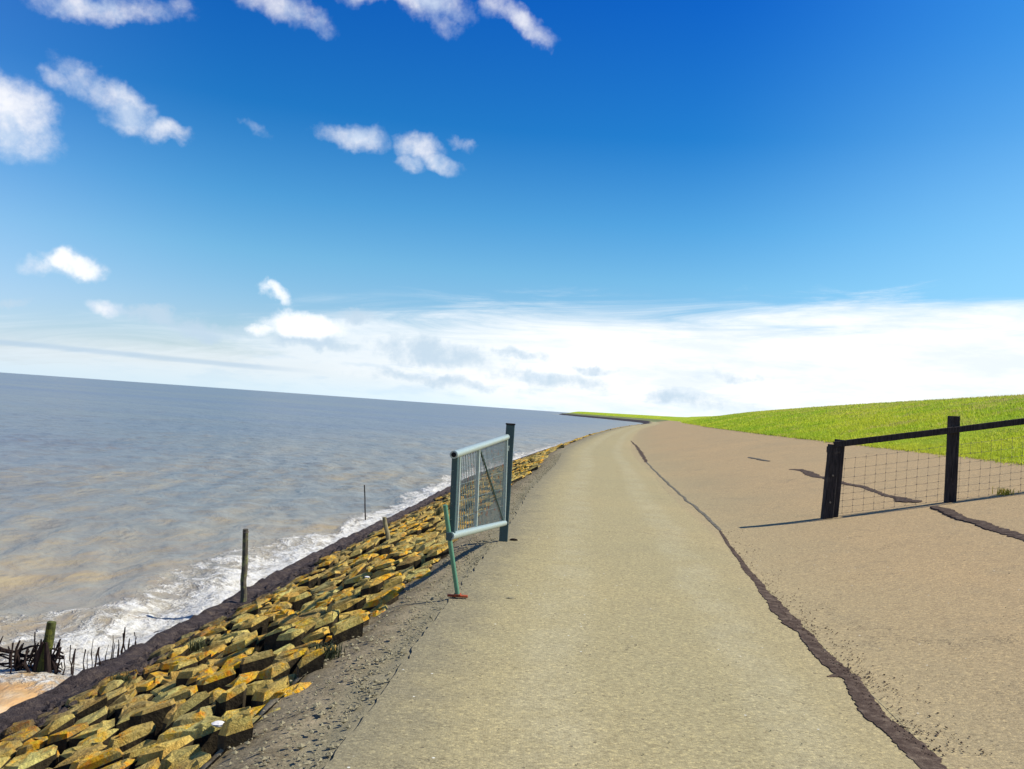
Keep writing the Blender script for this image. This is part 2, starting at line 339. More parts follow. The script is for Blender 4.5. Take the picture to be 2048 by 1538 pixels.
M_soil, n, b = material('dike_turf', 0.95, 0.1)
p = P(n)
gb = n.mix(n.sstep(n.noise(p, 0.16, 6, 0.65), 0.38, 0.62), (0.31, 0.47, 0.02, 1), (0.52, 0.56, 0.03, 1))
gb = n.mix(0.8, gb, n.ramp(n.noise(n.scalev(p, (1, 1, 1)), 1.6, 7, 0.72), [(0.3, 0.45), (0.5, 1.0), (0.7, 1.45)]), 'MULTIPLY')
gb = n.mix(0.6, gb, n.ramp(n.noise(p, 14, 5, 0.75), [(0.3, 0.5), (0.5, 1.0), (0.7, 1.5)]), 'MULTIPLY')
n.l.new(gb, b.inputs['Base Color']); bump(n, b, n.m('ADD', n.noise(p, 12, 6, 0.8), n.noise(p, 2.5, 4, 0.6)), 1.0, 0.12)

def blademat(name, c1, c2, c3, tr=0.35):
    m_, n, b = material(name, 0.7, 0.25); p = P(n)
    c = n.mix(n.sstep(n.noise(p, 0.14, 5, 0.6), 0.36, 0.64), (*c1, 1), (*c2, 1))
    sz = n.node('ShaderNodeSeparateXYZ'); n.l.new(p, sz.inputs[0])
    c = n.mix(n.sstep(n.m('MULTIPLY_ADD', sz.outputs[2], 0.045, n.noise(p, 0.7, 6, 0.7)), 0.60, 0.78), c, (*c3, 1))
    c = n.mix(0.7, c, n.ramp(n.noise(p, 7, 4, 0.7), [(0.3, 0.55), (0.5, 1.0), (0.72, 1.4)]), 'MULTIPLY')
    n.l.new(c, b.inputs['Base Color'])
    tr_ = n.node('ShaderNodeBsdfTranslucent'); n.l.new(c, tr_.inputs[0]); mx = n.node('ShaderNodeMixShader'); mx.inputs[0].default_value = tr
    n.l.new(b.outputs[0], mx.inputs[1]); n.l.new(tr_.outputs[0], mx.inputs[2]); n.l.new(mx.outputs[0], n.n['Material Output'].inputs[0])
    return m_
M_grass = blademat('grass_blades', (0.40, 0.56, 0.03), (0.62, 0.66, 0.05), (0.62, 0.52, 0.16))
M_weed = blademat('weed_blades', (0.06, 0.07, 0.03), (0.08, 0.09, 0.035), (0.12, 0.11, 0.04), 0.15)
M_dry = blademat('dry_grass', (0.50, 0.42, 0.04), (0.55, 0.44, 0.04), (0.24, 0.22, 0.05), 0.25)

def woodmat(name, dark, light, lich=None):
    m_, n, b = material(name, 0.9, 0.10); p = P(n)
    g = n.noise(n.scalev(p, (1, 1, 0.06)), 70, 5, 0.7)
    c = n.mix(n.sstep(g, 0.32, 0.68), (*dark, 1), (*light, 1))
    c = n.mix(n.m('MULTIPLY', n.sstep(n.noise(p, 5, 5, 0.7), 0.55, 0.7), 0.6), c, (light[0] * 1.6, light[1] * 1.6, light[2] * 1.5, 1))
    if lich: c = n.mix(n.sstep(n.noise(p, 9, 6, 0.7), 0.50, 0.62), c, (*lich, 1))
    n.l.new(c, b.inputs['Base Color']); bump(n, b, g, 0.8, 0.008); return m_
M_wood = woodmat('dark_wood', (0.016, 0.015, 0.016), (0.060, 0.052, 0.050))
M_wood2 = woodmat('weathered_wood', (0.05, 0.045, 0.035), (0.16, 0.14, 0.10), (0.20, 0.21, 0.08))
M_pale = woodmat('pale_wood', (0.20, 0.17, 0.09), (0.36, 0.31, 0.17))
M_moss = woodmat('mossy_wood', (0.025, 0.03, 0.012), (0.08, 0.09, 0.03), (0.14, 0.15, 0.03))
M_brush = woodmat('wet_brushwood', (0.012, 0.008, 0.010), (0.055, 0.038, 0.030))
def metal(name, colr, rust, amt, metallic=0.35, rough=0.45):
    m_, n, b = material(name, rough, 0.5); p = P(n)
    c = n.mix(n.sstep(n.noise(p, 14, 6, 0.7), amt, amt + 0.12), (*colr, 1), (*rust, 1))
    c = n.mix(0.5, c, n.ramp(n.noise(p, 45, 4, 0.7), [(0.3, 0.65), (0.6, 1.15)]), 'MULTIPLY')
    n.l.new(c, b.inputs['Base Color']); b.inputs['Metallic'].default_value = metallic
    bump(n, b, n.noise(p, 60, 4, 0.7), 0.25, 0.003); return m_
M_galv = metal('galvanised_steel', (0.38, 0.46, 0.42), (0.40, 0.26, 0.12), 0.60)
M_teal = metal('teal_steel', (0.045, 0.090, 0.090), (0.14, 0.07, 0.03), 0.64, 0.1, 0.6)
M_green = metal('green_steel', (0.10, 0.26, 0.16), (0.20, 0.10, 0.05), 0.64, 0.1, 0.5)
M_rust = metal('rusty_steel', (0.36, 0.070, 0.018), (0.14, 0.035, 0.015), 0.52, 0.0, 0.9)
M_wire = metal('wire', (0.20, 0.17, 0.13), (0.18, 0.09, 0.05), 0.56, 0.2, 0.6)
M_wirem = metal('gate_wire', (0.13, 0.18, 0.17), (0.24, 0.10, 0.05), 0.54, 0.2, 0.6)
M_black, n, b = material('hollow_shade', 0.9); b.inputs['Base Color'].default_value = (0.01, 0.01, 0.01, 1)  # black discs painting the shade inside the capped tube ends
M_shell, n, b = material('shell', 0.6); b.inputs['Base Color'].default_value = (0.75, 0.73, 0.68, 1)

# ------------------------------------------------------------------ the dike's plan and cross-section
LP = np.array([(-400, -25), (-60, -4.6), (-10, -1.6), (3.8, -.70), (7.8, -.36), (10.8, -.05), (18, .52), (26.3, 1.40), (36, 2.25), (57, 5.0), (110, 13.2), (150, 20.0), (204, 30), (290, 46), (450, 71), (560, 89), (615, 94), (680, 93), (800, 86), (1058, 68), (1350, 80), (2000, 150), (6000, 620), (45000, 6000)], float)
def hermite(P_, y):
    Y, X = P_[:, 0], P_[:, 1]; s = np.diff(X) / np.diff(Y); mt = np.empty(len(Y)); mt[0] = s[0]; mt[-1] = s[-1]
    h = np.diff(Y); mt[1:-1] = (s[:-1] * h[1:] + s[1:] * h[:-1]) / (h[1:] + h[:-1])
    y = np.asarray(y, float); i = np.clip(np.searchsorted(Y, y) - 1, 0, len(Y) - 2); H = h[i]; u = (y - Y[i]) / H
    return (2*u**3 - 3*u**2 + 1) * X[i] + (u**3 - 2*u**2 + u) * H * mt[i] + (-2*u**3 + 3*u**2) * X[i+1] + (u**3 - u**2) * H * mt[i+1]
def Ledge(y): return hermite(LP, y)
SEA = -1.8; PW = 2.9; SLAB = 6.7; CREST_D = PW + 19.0
def prof(d):
    d = np.asarray(d, float); tt = d - PW
    slab = 0.2 * tt * tt / (np.abs(tt) + 0.5)
    zs = 0.2 * SLAB * SLAB / (SLAB + 0.5)
    g = np.clip((tt - SLAB) / (19.0 - SLAB), 0, 1)
    grass = zs + (4.0 - zs) * (g + 0.05 * np.sin(math.pi * g))
    land = np.interp(tt, [19, 22, 38, 60000], [4.0, 4.0, -0.6, -0.6])
    sea = np.interp(d, [-60000, -40, -9, -4.5, -3.42, -.55, -.35, 0], [-3.4, -3.4, -3.0, SEA, -1.35, -.12, -.05, 0])
    return np.where(d < 0, sea, np.where(tt <= 0, 0, np.where(tt < SLAB, slab, np.where(tt < 19, grass, land))))
def gz(X, Y): return float(prof(X - Ledge(Y)))
def hit(px, py, off=0.0):
    d = ray(px, py); s = 0.5; prev = s
    while s < 4000:
        p = CAM + d * s
        if p.z < gz(p.x, p.y) + off:
            lo, hi = prev, s
            for _ in range(30):
                mi = (lo + hi) / 2; q = CAM + d * mi
                if q.z < gz(q.x, q.y) + off: hi = mi
                else: lo = mi
            return CAM + d * hi
        prev = s; s *= 1.01
    return CAM + d * s
def nz(x, y, s=1.0, o=0.0): return mnoise.noise(Vector((x * s, y * s, o)))
def rows(y0, y1, first, growth):
    r = [y0]; st = first
    while r[-1] < y1: r.append(r[-1] + st); st = max(first, (r[-1] - 3) * growth)
    r[-1] = y1; return np.array(r)
YB = list(rows(-400, -20, 20, 0)) [:-1] + list(np.arange(-20, 2, 1.0))
def strip(name, dlist, Y, mat, disp=None, parent=None, smooth=True, edge=None):
    dlist = np.asarray(dlist, float); Y = np.asarray(Y, float); nd = len(dlist)
    Lx = Ledge(Y)[:, None]; X = Lx + dlist[None, :]
    if edge is not None: X[:, 0] += edge(Y)
    Yg = np.repeat(Y[:, None], nd, 1); Z = np.repeat(prof(dlist)[None, :], len(Y), 0)
    if disp: Z = Z + disp(X, Yg, np.repeat(dlist[None, :], len(Y), 0))
    V = np.stack([X, Yg, Z], -1).reshape(-1, 3); i = np.arange(len(Y) - 1)[:, None] * nd + np.arange(nd - 1)[None, :]
    idx = np.stack([i, i + 1, i + 1 + nd, i + nd], -1).reshape(-1)
    o = fast_mesh(name, V, 4, idx, mat, parent, smooth)
    if len(o.data.vertices) == len(V): o.data.attributes.new('across', 'FLOAT', 'POINT').data.foreach_set('value', np.repeat(dlist[None, :], len(Y), 0).astype(np.float32).ravel())
    return o
def vn(X, Y, s, o=0.0, sy=None):
    sy = sy or s
    f = X.ravel(); g = Y.ravel()
    return np.array([mnoise.noise(Vector((a * s, b_ * sy, o))) for a, b_ in zip(f, g)]).reshape(X.shape)

YR = np.array(YB + list(rows(2, 45000, 0.35, 0.02)))
YP = np.array(YB + list(rows(2, 430, 0.07, 0.012)))
def edgej(Y): return np.array([.035 * nz(y, 0, 1.1) + .035 * nz(y, 3, 4.0) + .018 * nz(y, 7, 13) for y in Y]) * np.clip(2 - Y / 60, .2, 1) * .8 + .02
path = strip('path', [0, .2, .45, .9, 1.5, 2.1, 2.6, PW], YP, M_asph, lambda X, Y, d: 0.004 + 0.007 * vn(X, Y, 0.6), edge=edgej); tag(path, kind='structure')
slab = strip('berm_pavement', PW + np.array([0, .15, .4, .8, 1.3, 2, 3, 4, 5, 5.8, SLAB]), np.array(YB + list(rows(2, 430, 0.35, 0.015))), M_asph, lambda X, Y, d: 0.004 + 0.018 * vn(X, Y, 0.35, 5) * np.clip(d - PW, 0, 1)); tag(slab, kind='structure')
M_rough, n, b = material('rough_turf', 0.97, 0.05); p = P(n); n.l.new(n.ramp(n.noise(p, .05, 5, .6), [(.35, (.16, .20, .07)), (.65, (.24, .24, .12))]), b.inputs['Base Color'])
rough = strip('rough_turf', np.linspace(-.6, PW + SLAB, 8), rows(430, 45000, 8, 0.03), M_rough, lambda X, Y, d: -0.005 + 0 * X); tag(rough, kind='structure')
YV = np.array(list(np.arange(-8, 1, .5)) + list(rows(1.5, 60, 0.05, 0.012)) + list(rows(60, 430, 1.5, 0.03))[1:])
def vdisp(X, Y, d):
    k = np.clip(-d / 0.08, 0, 1) * np.clip(np.where(Y < 60, 1, 0), 0, 1)
    return k * (0.016 * vn(X, Y, 3.5) + 0.006 * vn(X, Y, 14, 3) - 0.012) - 0.008 - 0.22 * (d < -.68) * (Y < 400) + 0.02 * vn(X, Y, 9, 6) * (d < -.5)
verge = strip('verge', np.array([-.70, -.67, -.63, -.58, -.54, -.48, -.42, -.36, -.3, -.24, -.18, -.12, -.07, -.03, .02, .07, .14]), YV, M_verge, vdisp); tag(verge, kind='structure')
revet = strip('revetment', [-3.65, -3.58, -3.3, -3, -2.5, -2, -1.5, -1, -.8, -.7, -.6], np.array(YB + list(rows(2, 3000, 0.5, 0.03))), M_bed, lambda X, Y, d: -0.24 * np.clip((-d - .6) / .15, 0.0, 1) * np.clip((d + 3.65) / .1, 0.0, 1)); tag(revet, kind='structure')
def tdisp(X, Y, d):
    near = np.clip(1.5 - Y / 80, 0, 1)
    return near * (0.06 * vn(X, Y, 2.6) + 0.06 * vn(X, Y, 7.5, 4) - 0.02) + 0.15 * np.exp(-((d + 4.22) / .16) ** 2)
toe = strip('toe_strip', np.array([-9, -7, -5.6, -5.1, -4.9, -4.75, -4.6, -4.5, -4.4, -4.3, -4.2, -4.1, -4.0, -3.9, -3.8, -3.7, -3.6, -3.5, -3.4, -3.3]), np.array(YB + list(rows(2, 60, 0.1, 0.012)) + list(rows(60, 3000, 2, 0.03))[1:]), M_toe, tdisp); tag(toe, kind='structure')
dike = strip('dike', PW + np.array([SLAB - .1, SLAB + .1, 7, 7.6, 8.4, 9.5, 11, 12.5, 14, 15.5, 17, 18, 18.6, 19, 19.5, 20.5, 22, 26, 32, 38, 60, 200, 1000, 6000, 40000]), YR, M_soil,
             lambda X, Y, d: np.where((d > PW + SLAB) & (d < PW + 23), 0.05 * vn(X, Y, 0.5, 2) + 0.07 * vn(X, Y, 0.13, 8), 0)); tag(dike, kind='structure')

# tar seams, built as thin raised ribbons of bitumen
def ribbon(name, pts, widths, mat, parent, step=0.022, jag=0.42, thick=0.002, fork=None):
    W = [hit(*p) for p in pts]; cum = [0]
    for a, b_ in zip(W, W[1:]): cum.append(cum[-1] + (b_ - a).length)
    L = cum[-1]; n_ = max(6, int(L / step)); V = []; F = []; sd = random.random() * 50
    xs = np.interp(np.linspace(0, L, n_), cum, [p.x for p in W]); ys = np.interp(np.linspace(0, L, n_), cum, [p.y for p in W]); ws = np.interp(np.linspace(0, L, n_), cum, widths)
    for i in range(n_):
        a = max(0, i - 2); b_ = min(n_ - 1, i + 2); tx, ty = xs[b_] - xs[a], ys[b_] - ys[a]; l = math.hypot(tx, ty) or 1; nx, ny = ty / l, -tx / l
        s_ = L * i / (n_ - 1); off = 0.25 * ws[i] * nz(s_, sd, 1.3) * 2
        e = min(1, min(i, n_ - 1 - i) / 3 + 0.15)
        wl = ws[i] * .5 * e * (1 + jag * (nz(s_, sd, 3, 1) + nz(s_, sd, 11, 2) * .9 + nz(s_, sd, 31, 4) * .6)); wr = ws[i] * .5 * e * (1 + jag * (nz(s_, sd, 3, 7) + nz(s_, sd, 11, 9) * .9 + nz(s_, sd, 31, 5) * .6))
        for (k, z_) in ((-wl - .012, -.022), (-wl, thick), (0, thick + .002), (wr, thick), (wr + .012, -.022)):
            X, Y_ = xs[i] + nx * (k + off), ys[i] + ny * (k + off); sl_ = 0.017 if X - Ledge(Y_) > PW + .9 else 0.0065
            V.append((X, Y_, gz(X, Y_) + z_ + sl_))
        if i:
            for k in range(4): F.append(((i - 1) * 5 + k, (i - 1) * 5 + k + 1, i * 5 + k + 1, i * 5 + k))
    return mesh_obj(name, V, F, mat, parent)
seam = [(1440, 1062), (1462, 1098), (1500, 1148), (1530, 1185), (1557, 1215), (1580, 1250), (1612, 1268), (1645, 1310), (1672, 1342), (1700, 1358), (1722, 1392), (1760, 1442), (1800, 1472), (1850, 1515), (1890, 1560), (1960, 1640)]
r1 = ribbon('tar_seam', seam, [.035, .05, .075, .09, .14, .15, .10, .13, .12, .12, .13, .135, .13, .145, .15, .15], M_tar, path)
tag(r1, 'long jagged bitumen joint that widens towards the camera')
r2 = ribbon('tar_seam', [(1655, 1355), (1675, 1352), (1703, 1362)], [.04, .06, .05], M_tar, path)
r3 = ribbon('tar_seam', [(1262, 882), (1272, 892), (1282, 905), (1293, 925)], [.07, .12, .17, .10], M_tar, path); tag(r3, 'short dark joint far along the path')
M_faint, n, b = material('worn_joint', 0.9, 0.2); p = P(n); n.l.new(n.ramp(n.noise(p, 12, 6, 0.75), [(0.35, (0.07, 0.065, 0.05)), (0.6, (0.20, 0.175, 0.12))]), b.inputs['Base Color'])
r4 = ribbon('worn_joint', [(1293, 925), (1330, 962), (1372, 1000), (1410, 1030), (1440, 1062)], [.05, .06, .05, .06, .05], M_faint, path, thick=0.003)
r5 = ribbon('tar_patch', [(1578, 940), (1600, 940), (1622, 950), (1650, 958), (1690, 968), (1725, 975), (1770, 992), (1800, 998)], [.10, .16, .20, .12, .12, .12, .10, .12], M_tar, slab); tag(r5, 'wavering bitumen streak behind the fence')
r6 = ribbon('tar_patch', [(1795, 997), (1812, 1003), (1838, 1006)], [.16, .26, .12], M_tar, slab)
r7 = ribbon('tar_patch', [(1498, 915), (1515, 919), (1540, 923)], [.10, .10, .06], M_faint, slab)
r8 = ribbon('tar_patch', [(1866, 1014), (1890, 1022), (1930, 1040), (1990, 1060), (2048, 1078), (2120, 1104)], [.10, .17, .13, .17, .15, .15], M_tar, slab); tag(r8, 'bitumen strip running out from under the fence to the right')

# ------------------------------------------------------------------ stones of the revetment (Voronoi packing)
def clip(poly, mx, my, nx, ny):
    out = []; L = len(poly)
    for i in range(L):
        a = poly[i]; b_ = poly[(i + 1) % L]; da = (a[0] - mx) * nx + (a[1] - my) * ny; db = (b_[0] - mx) * nx + (b_[1] - my) * ny
        if da <= 0: out.append(a)
        if (da < 0 < db) or (db < 0 < da):
            q = da / (da - db); out.append((a[0] + (b_[0] - a[0]) * q, a[1] + (b_[1] - a[1]) * q))
    return out
def stone_cells(y0, y1, gs):
    nd = int(round(3.02 / gs)); gd = 3.02 / nd; gx = gs; gs = gs * .74; ny_ = int((y1 - y0) / gs); pts = {}
    for j in range(-1, ny_ + 1):
        for i in range(-1, nd + 1):
            pts[(i, j)] = (-3.58 + gd * (i + .5 + (.5 if j % 2 else 0) * .8 - .2 + random.uniform(-.36, .36)), y0 + gs * (j + .5 + random.uniform(-.40, .40)))
    cells = []
    for j in range(0, ny_):
        for i in range(0, nd):
            cx, cy = pts[(i, j)]
            poly = [(cx - gx, cy - gs), (cx + gx, cy - gs), (cx + gx, cy + gs), (cx - gx, cy + gs)]
            for dj in (-2, -1, 0, 1, 2):
                for di in (-2, -1, 0, 1, 2):
                    if (di or dj) and (i + di, j + dj) in pts:
                        ox, oy = pts[(i + di, j + dj)]; poly = clip(poly, (cx + ox) / 2, (cy + oy) / 2, ox - cx, oy - cy)
            if len(poly) >= 3 and random.random() > .155: cells.append((cx, cy, poly))
    return cells
def stone_mesh(cx, cy, poly, gs, simple=False):
    """verts in world metres; a broken block: skirt, chamfer, tilted top"""
    pl = []
    for k, p_ in enumerate(poly):      # drop near-coincident corners
        if not pl or math.hypot(p_[0] - pl[-1][0], p_[1] - pl[-1][1]) > gs * .14: pl.append(p_)
    if len(pl) > 2 and math.hypot(pl[0][0] - pl[-1][0], pl[0][1] - pl[-1][1]) < gs * .14: pl.pop()
    if len(pl) < 3: return None
    sh = random.choice([random.uniform(.74, .88), random.uniform(.86, .97), random.uniform(.90, .98)]); tx = random.gauss(0.03, .08); ty = random.gauss(0.02, .09); h = random.gauss(0.02, .036)
    if random.random() < .20: h -= random.uniform(.06, .14)
    if random.random() < .10: tx += random.gauss(0, .15); ty += random.gauss(0, .15); h += .01 * (gs / .3)
    n_ = len(pl); cxm = sum(p_[0] for p_ in pl) / n_; cym = sum(p_[1] for p_ in pl) / n_; V = []
    area_j = gs * .06; jj = [(random.uniform(-area_j, area_j), random.uniform(-area_j, area_j)) for _ in pl]
    Lc = float(Ledge(cy)); sl0 = 0.42
    def put(f, dzz, tilt=True, j=1.0):
        for (x, y), (jx, jy) in zip(pl, jj):
            X = cxm + (x - cxm) * f + jx * j; Y = cym + (y - cym) * f + jy * j
            z = float(prof(cxm)) + (X - cxm) * (sl0) + dzz
            if tilt: z += (X - cxm) * tx + (Y - cym) * ty
            V.append((X + Lc, Y, z + random.uniform(-1, 1) * (.016 if tilt else .006)))
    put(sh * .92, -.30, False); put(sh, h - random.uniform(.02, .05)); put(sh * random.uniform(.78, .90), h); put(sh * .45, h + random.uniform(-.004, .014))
    F = []
    for a in (0, n_, 2 * n_):
        for k in range(n_): F.append((a + k, a + (k + 1) % n_, a + n_ + (k + 1) % n_, a + n_ + k))
    if simple: F.append(tuple(3 * n_ + k for k in range(n_)))
    else:
        V.append((cxm + Lc + random.uniform(-.2, .2) * gs, cym + random.uniform(-.2, .2) * gs, float(prof(cxm)) + h + random.uniform(.0, .022)))
        for k in range(n_): F.append((3 * n_ + k, 3 * n_ + (k + 1) % n_, 4 * n_))
    return V, F
cand = []
for (cx, cy, poly) in stone_cells(2.6, 34, 0.27): cand.append((cx, cy, poly, .25))
for (cx, cy, poly) in stone_cells(34, 220, 0.36): cand.append((cx, cy, poly, .36))
for (cx, cy, poly) in stone_cells(-12, 2.6, 0.33): cand.append((cx, cy, poly, .33))
seen = []; rest = []
for c_ in cand:
    X = c_[0] + float(Ledge(c_[1])); pr = proj(X, c_[1], float(prof(c_[0])))
    if pr and -40 < pr[0] < 2090 and -40 < pr[1] < 1570: seen.append((pr[2], c_))
    else: rest.append(c_)
seen.sort(key=lambda a: a[0])
for (_, (cx, cy, poly, gs)) in seen[:300]:
    r = stone_mesh(cx, cy, poly, gs)
    if not r: continue
    V, F = r; ox, oy, oz = V[-1]
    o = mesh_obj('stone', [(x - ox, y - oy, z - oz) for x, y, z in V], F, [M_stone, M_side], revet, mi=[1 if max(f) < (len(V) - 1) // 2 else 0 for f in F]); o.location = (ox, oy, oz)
mb = MB(); MI = []
for (cx, cy, poly, gs) in [a[1] for a in seen[300:]] + rest:
    r = stone_mesh(cx, cy, poly, gs, cy > 45)
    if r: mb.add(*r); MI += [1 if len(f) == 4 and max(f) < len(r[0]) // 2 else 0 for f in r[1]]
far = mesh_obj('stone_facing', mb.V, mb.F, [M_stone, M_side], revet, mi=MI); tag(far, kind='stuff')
# beyond: one rough stone skin
strip('stone_skin', np.linspace(-3.4, -.6, 8), rows(219, 3000, 4, 0.03), M_toe, lambda X, Y, d: 0.03 + 0 * X, parent=revet)

# rubble and clods on the toe and on the verge
def clods(name, pts, mat, parent=None, lump=0.5):
    V = []; F = []
    base = [(1, 0, 0), (-1, 0, 0), (0, 1, 0), (0, -1, 0), (0, 0, 1), (0, 0, -1)]
    fc = [(0, 2, 4), (2, 1, 4), (1, 3, 4), (3, 0, 4), (2, 0, 5), (1, 2, 5), (3, 1, 5), (0, 3, 5)]
    for (x, y, z, s) in pts:
        a = random.uniform(0, 6.28); ca, sa = math.cos(a), math.sin(a); b0 = len(V)
        sx, sy, sz = s * random.uniform(.6, 1.3), s * random.uniform(.6, 1.3), s * random.uniform(.35, .8)
        for (p0, p1, p2) in base:
            q = random.uniform(.7, 1.2); u, v_ = p0 * sx * q, p1 * sy * q
            V.append((x + u * ca - v_ * sa, y + u * sa + v_ * ca, z + p2 * sz * q))
        F += [(b0 + i, b0 + j, b0 + k) for i, j, k in fc]
    return mesh_obj(name, V, F, mat, parent)
pts = []
for _ in range(5200):
    y = 3 + random.random() ** 1.8 * 60; d = random.uniform(-4.6, -3.3); x = d + float(Ledge(y)); pts.append((x, y, float(prof(d)) - .01, random.uniform(.02, .085)))
tag(clods('toe_rubble', pts, M_toe), 'dark wet rubble lying along the water edge below the stones', 'rubble', kind='stuff')
pts = []
for _ in range(7000):
    y = 2.5 + random.random() ** 1.7 * 32; d = -abs(random.gauss(0.02, .28)) if random.random() < .8 else random.uniform(-.6, 0.12); 
    if d < -.75: continue
    x = d + float(Ledge(y)); pts.append((x, y, float(prof(d)) + .002, random.choice([.004, .005, .006, .008, .011, .018])))
tag(clods('verge_crumbs', pts, M_verge), 'crumbled grey grit and clods between the stones and the path', 'gravel', kind='stuff')
pts = []
for _ in range(1300):
    y = 2.6 + random.random() ** 1.5 * 22; d = random.uniform(0.05, 8.5); x = d + float(Ledge(y))
    pts.append((x, y, float(prof(d)) + .012, random.uniform(.0025, .0065)))
tag(clods('loose_chips', pts, M_verge), 'loose stone chips scattered over the asphalt', 'gravel', kind='stuff')
pts = []
for i in range(900):
    j = random.random(); q = seam[int(j * (len(seam) - 3))]; q2 = seam[int(j * (len(seam) - 3)) + 1]; f = random.random()
    h_ = hit(q[0] + (q2[0] - q[0]) * f, q[1] + (q2[1] - q[1]) * f); x = h_.x + abs(random.gauss(0.10, .12)); pts.append((x, h_.y, gz(x, h_.y) + .012, random.uniform(.003, .009)))
tag(clods('tar_crumbs', pts, M_tar), 'dark bitumen crumbs strewn along the jagged joint', 'gravel', kind='stuff')

# ------------------------------------------------------------------ sea
M_sea, n, b = material('sea_water', 0.25, 0.4)
p = P(n); at_ = n.node('ShaderNodeAttribute', attribute_name='shore'); sxx = n.node('ShaderNodeSeparateColor'); n.l.new(at_.outputs['Color'], sxx.inputs[0])
foam_a, silt_a, near_a = sxx.outputs
ps = n.scalev(p, (0.02, 0.05, 1)); streak = n.noise(n.scalev(p, (0.006, 0.018, 1)), 1.0, 5, 0.6)
deep = n.mix(n.sstep(streak, 0.36, 0.62), (0.215, 0.222, 0.185, 1), (0.170, 0.185, 0.195, 1))
shal = n.mix(n.sstep(n.noise(n.scalev(p, (0.25, 0.12, 1)), 1.0, 5, 0.65), 0.35, 0.65), (0.305, 0.262, 0.160, 1), (0.235, 0.232, 0.182, 1))
c = n.mix(near_a, deep, shal)
c = n.mix(silt_a, c, n.ramp(n.noise(p, 1.1, 5, 0.65), [(0.3, (0.58, 0.28, 0.08)), (0.52, (0.66, 0.42, 0.18)), (0.68, (0.72, 0.60, 0.40))]))
fn = n.noise(n.scalev(p, (1.0, 0.7, 1.0)), 2.3, 8, 0.68, 0.6); cellf = n.vor(n.v('ADD', p, n.v('SCALE', n.noise(p, 3, 3, 0.6, 0, True), 0.5)), 4.5, 'DISTANCE_TO_EDGE')
lace = n.sstep(cellf, 0.16, 0.02)
fv = n.m('ADD', n.m('MULTIPLY_ADD', n.m('SUBTRACT', fn, 0.5), 2.0, foam_a), n.m('MULTIPLY', n.m('SUBTRACT', lace, 0.4), 0.12))
fm = n.sstep(fv, 0.34, 0.78)
fm = n.m('MULTIPLY', fm, n.sstep(foam_a, 0.02, 0.12))
c = n.mix(fm, c, n.ramp(n.noise(p, 5.5, 6, 0.75), [(0.32, (0.42, 0.38, 0.29)), (0.47, (0.62, 0.60, 0.52)), (0.64, (0.76, 0.75, 0.69))])); n.l.new(c, b.inputs['Base Color'])
n.l.new(n.m('MULTIPLY_ADD', fm, 0.6, 0.28), b.inputs['Roughness']); b.inputs['IOR'].default_value = 1.33
w1 = n.noise(n.scalev(p, (1.3, 0.75, 1)), 1.0, 6, 0.62, 0.4); w2 = n.noise(n.scalev(p, (0.16, 0.09, 1)), 1.0, 5, 0.6); w3 = n.noise(n.scalev(p, (6, 4, 1)), 1.0, 4, 0.6)
h = n.m('ADD', n.m('MULTIPLY', w1, 0.24), n.m('MULTIPLY_ADD', w2, 1.7, n.m('MULTIPLY_ADD', w3, 0.025, n.m('MULTIPLY', n.m('MULTIPLY', fm, n.noise(p, 7, 5, 0.7)), 0.16))))
bump(n, b, h, 0.9, 0.5)

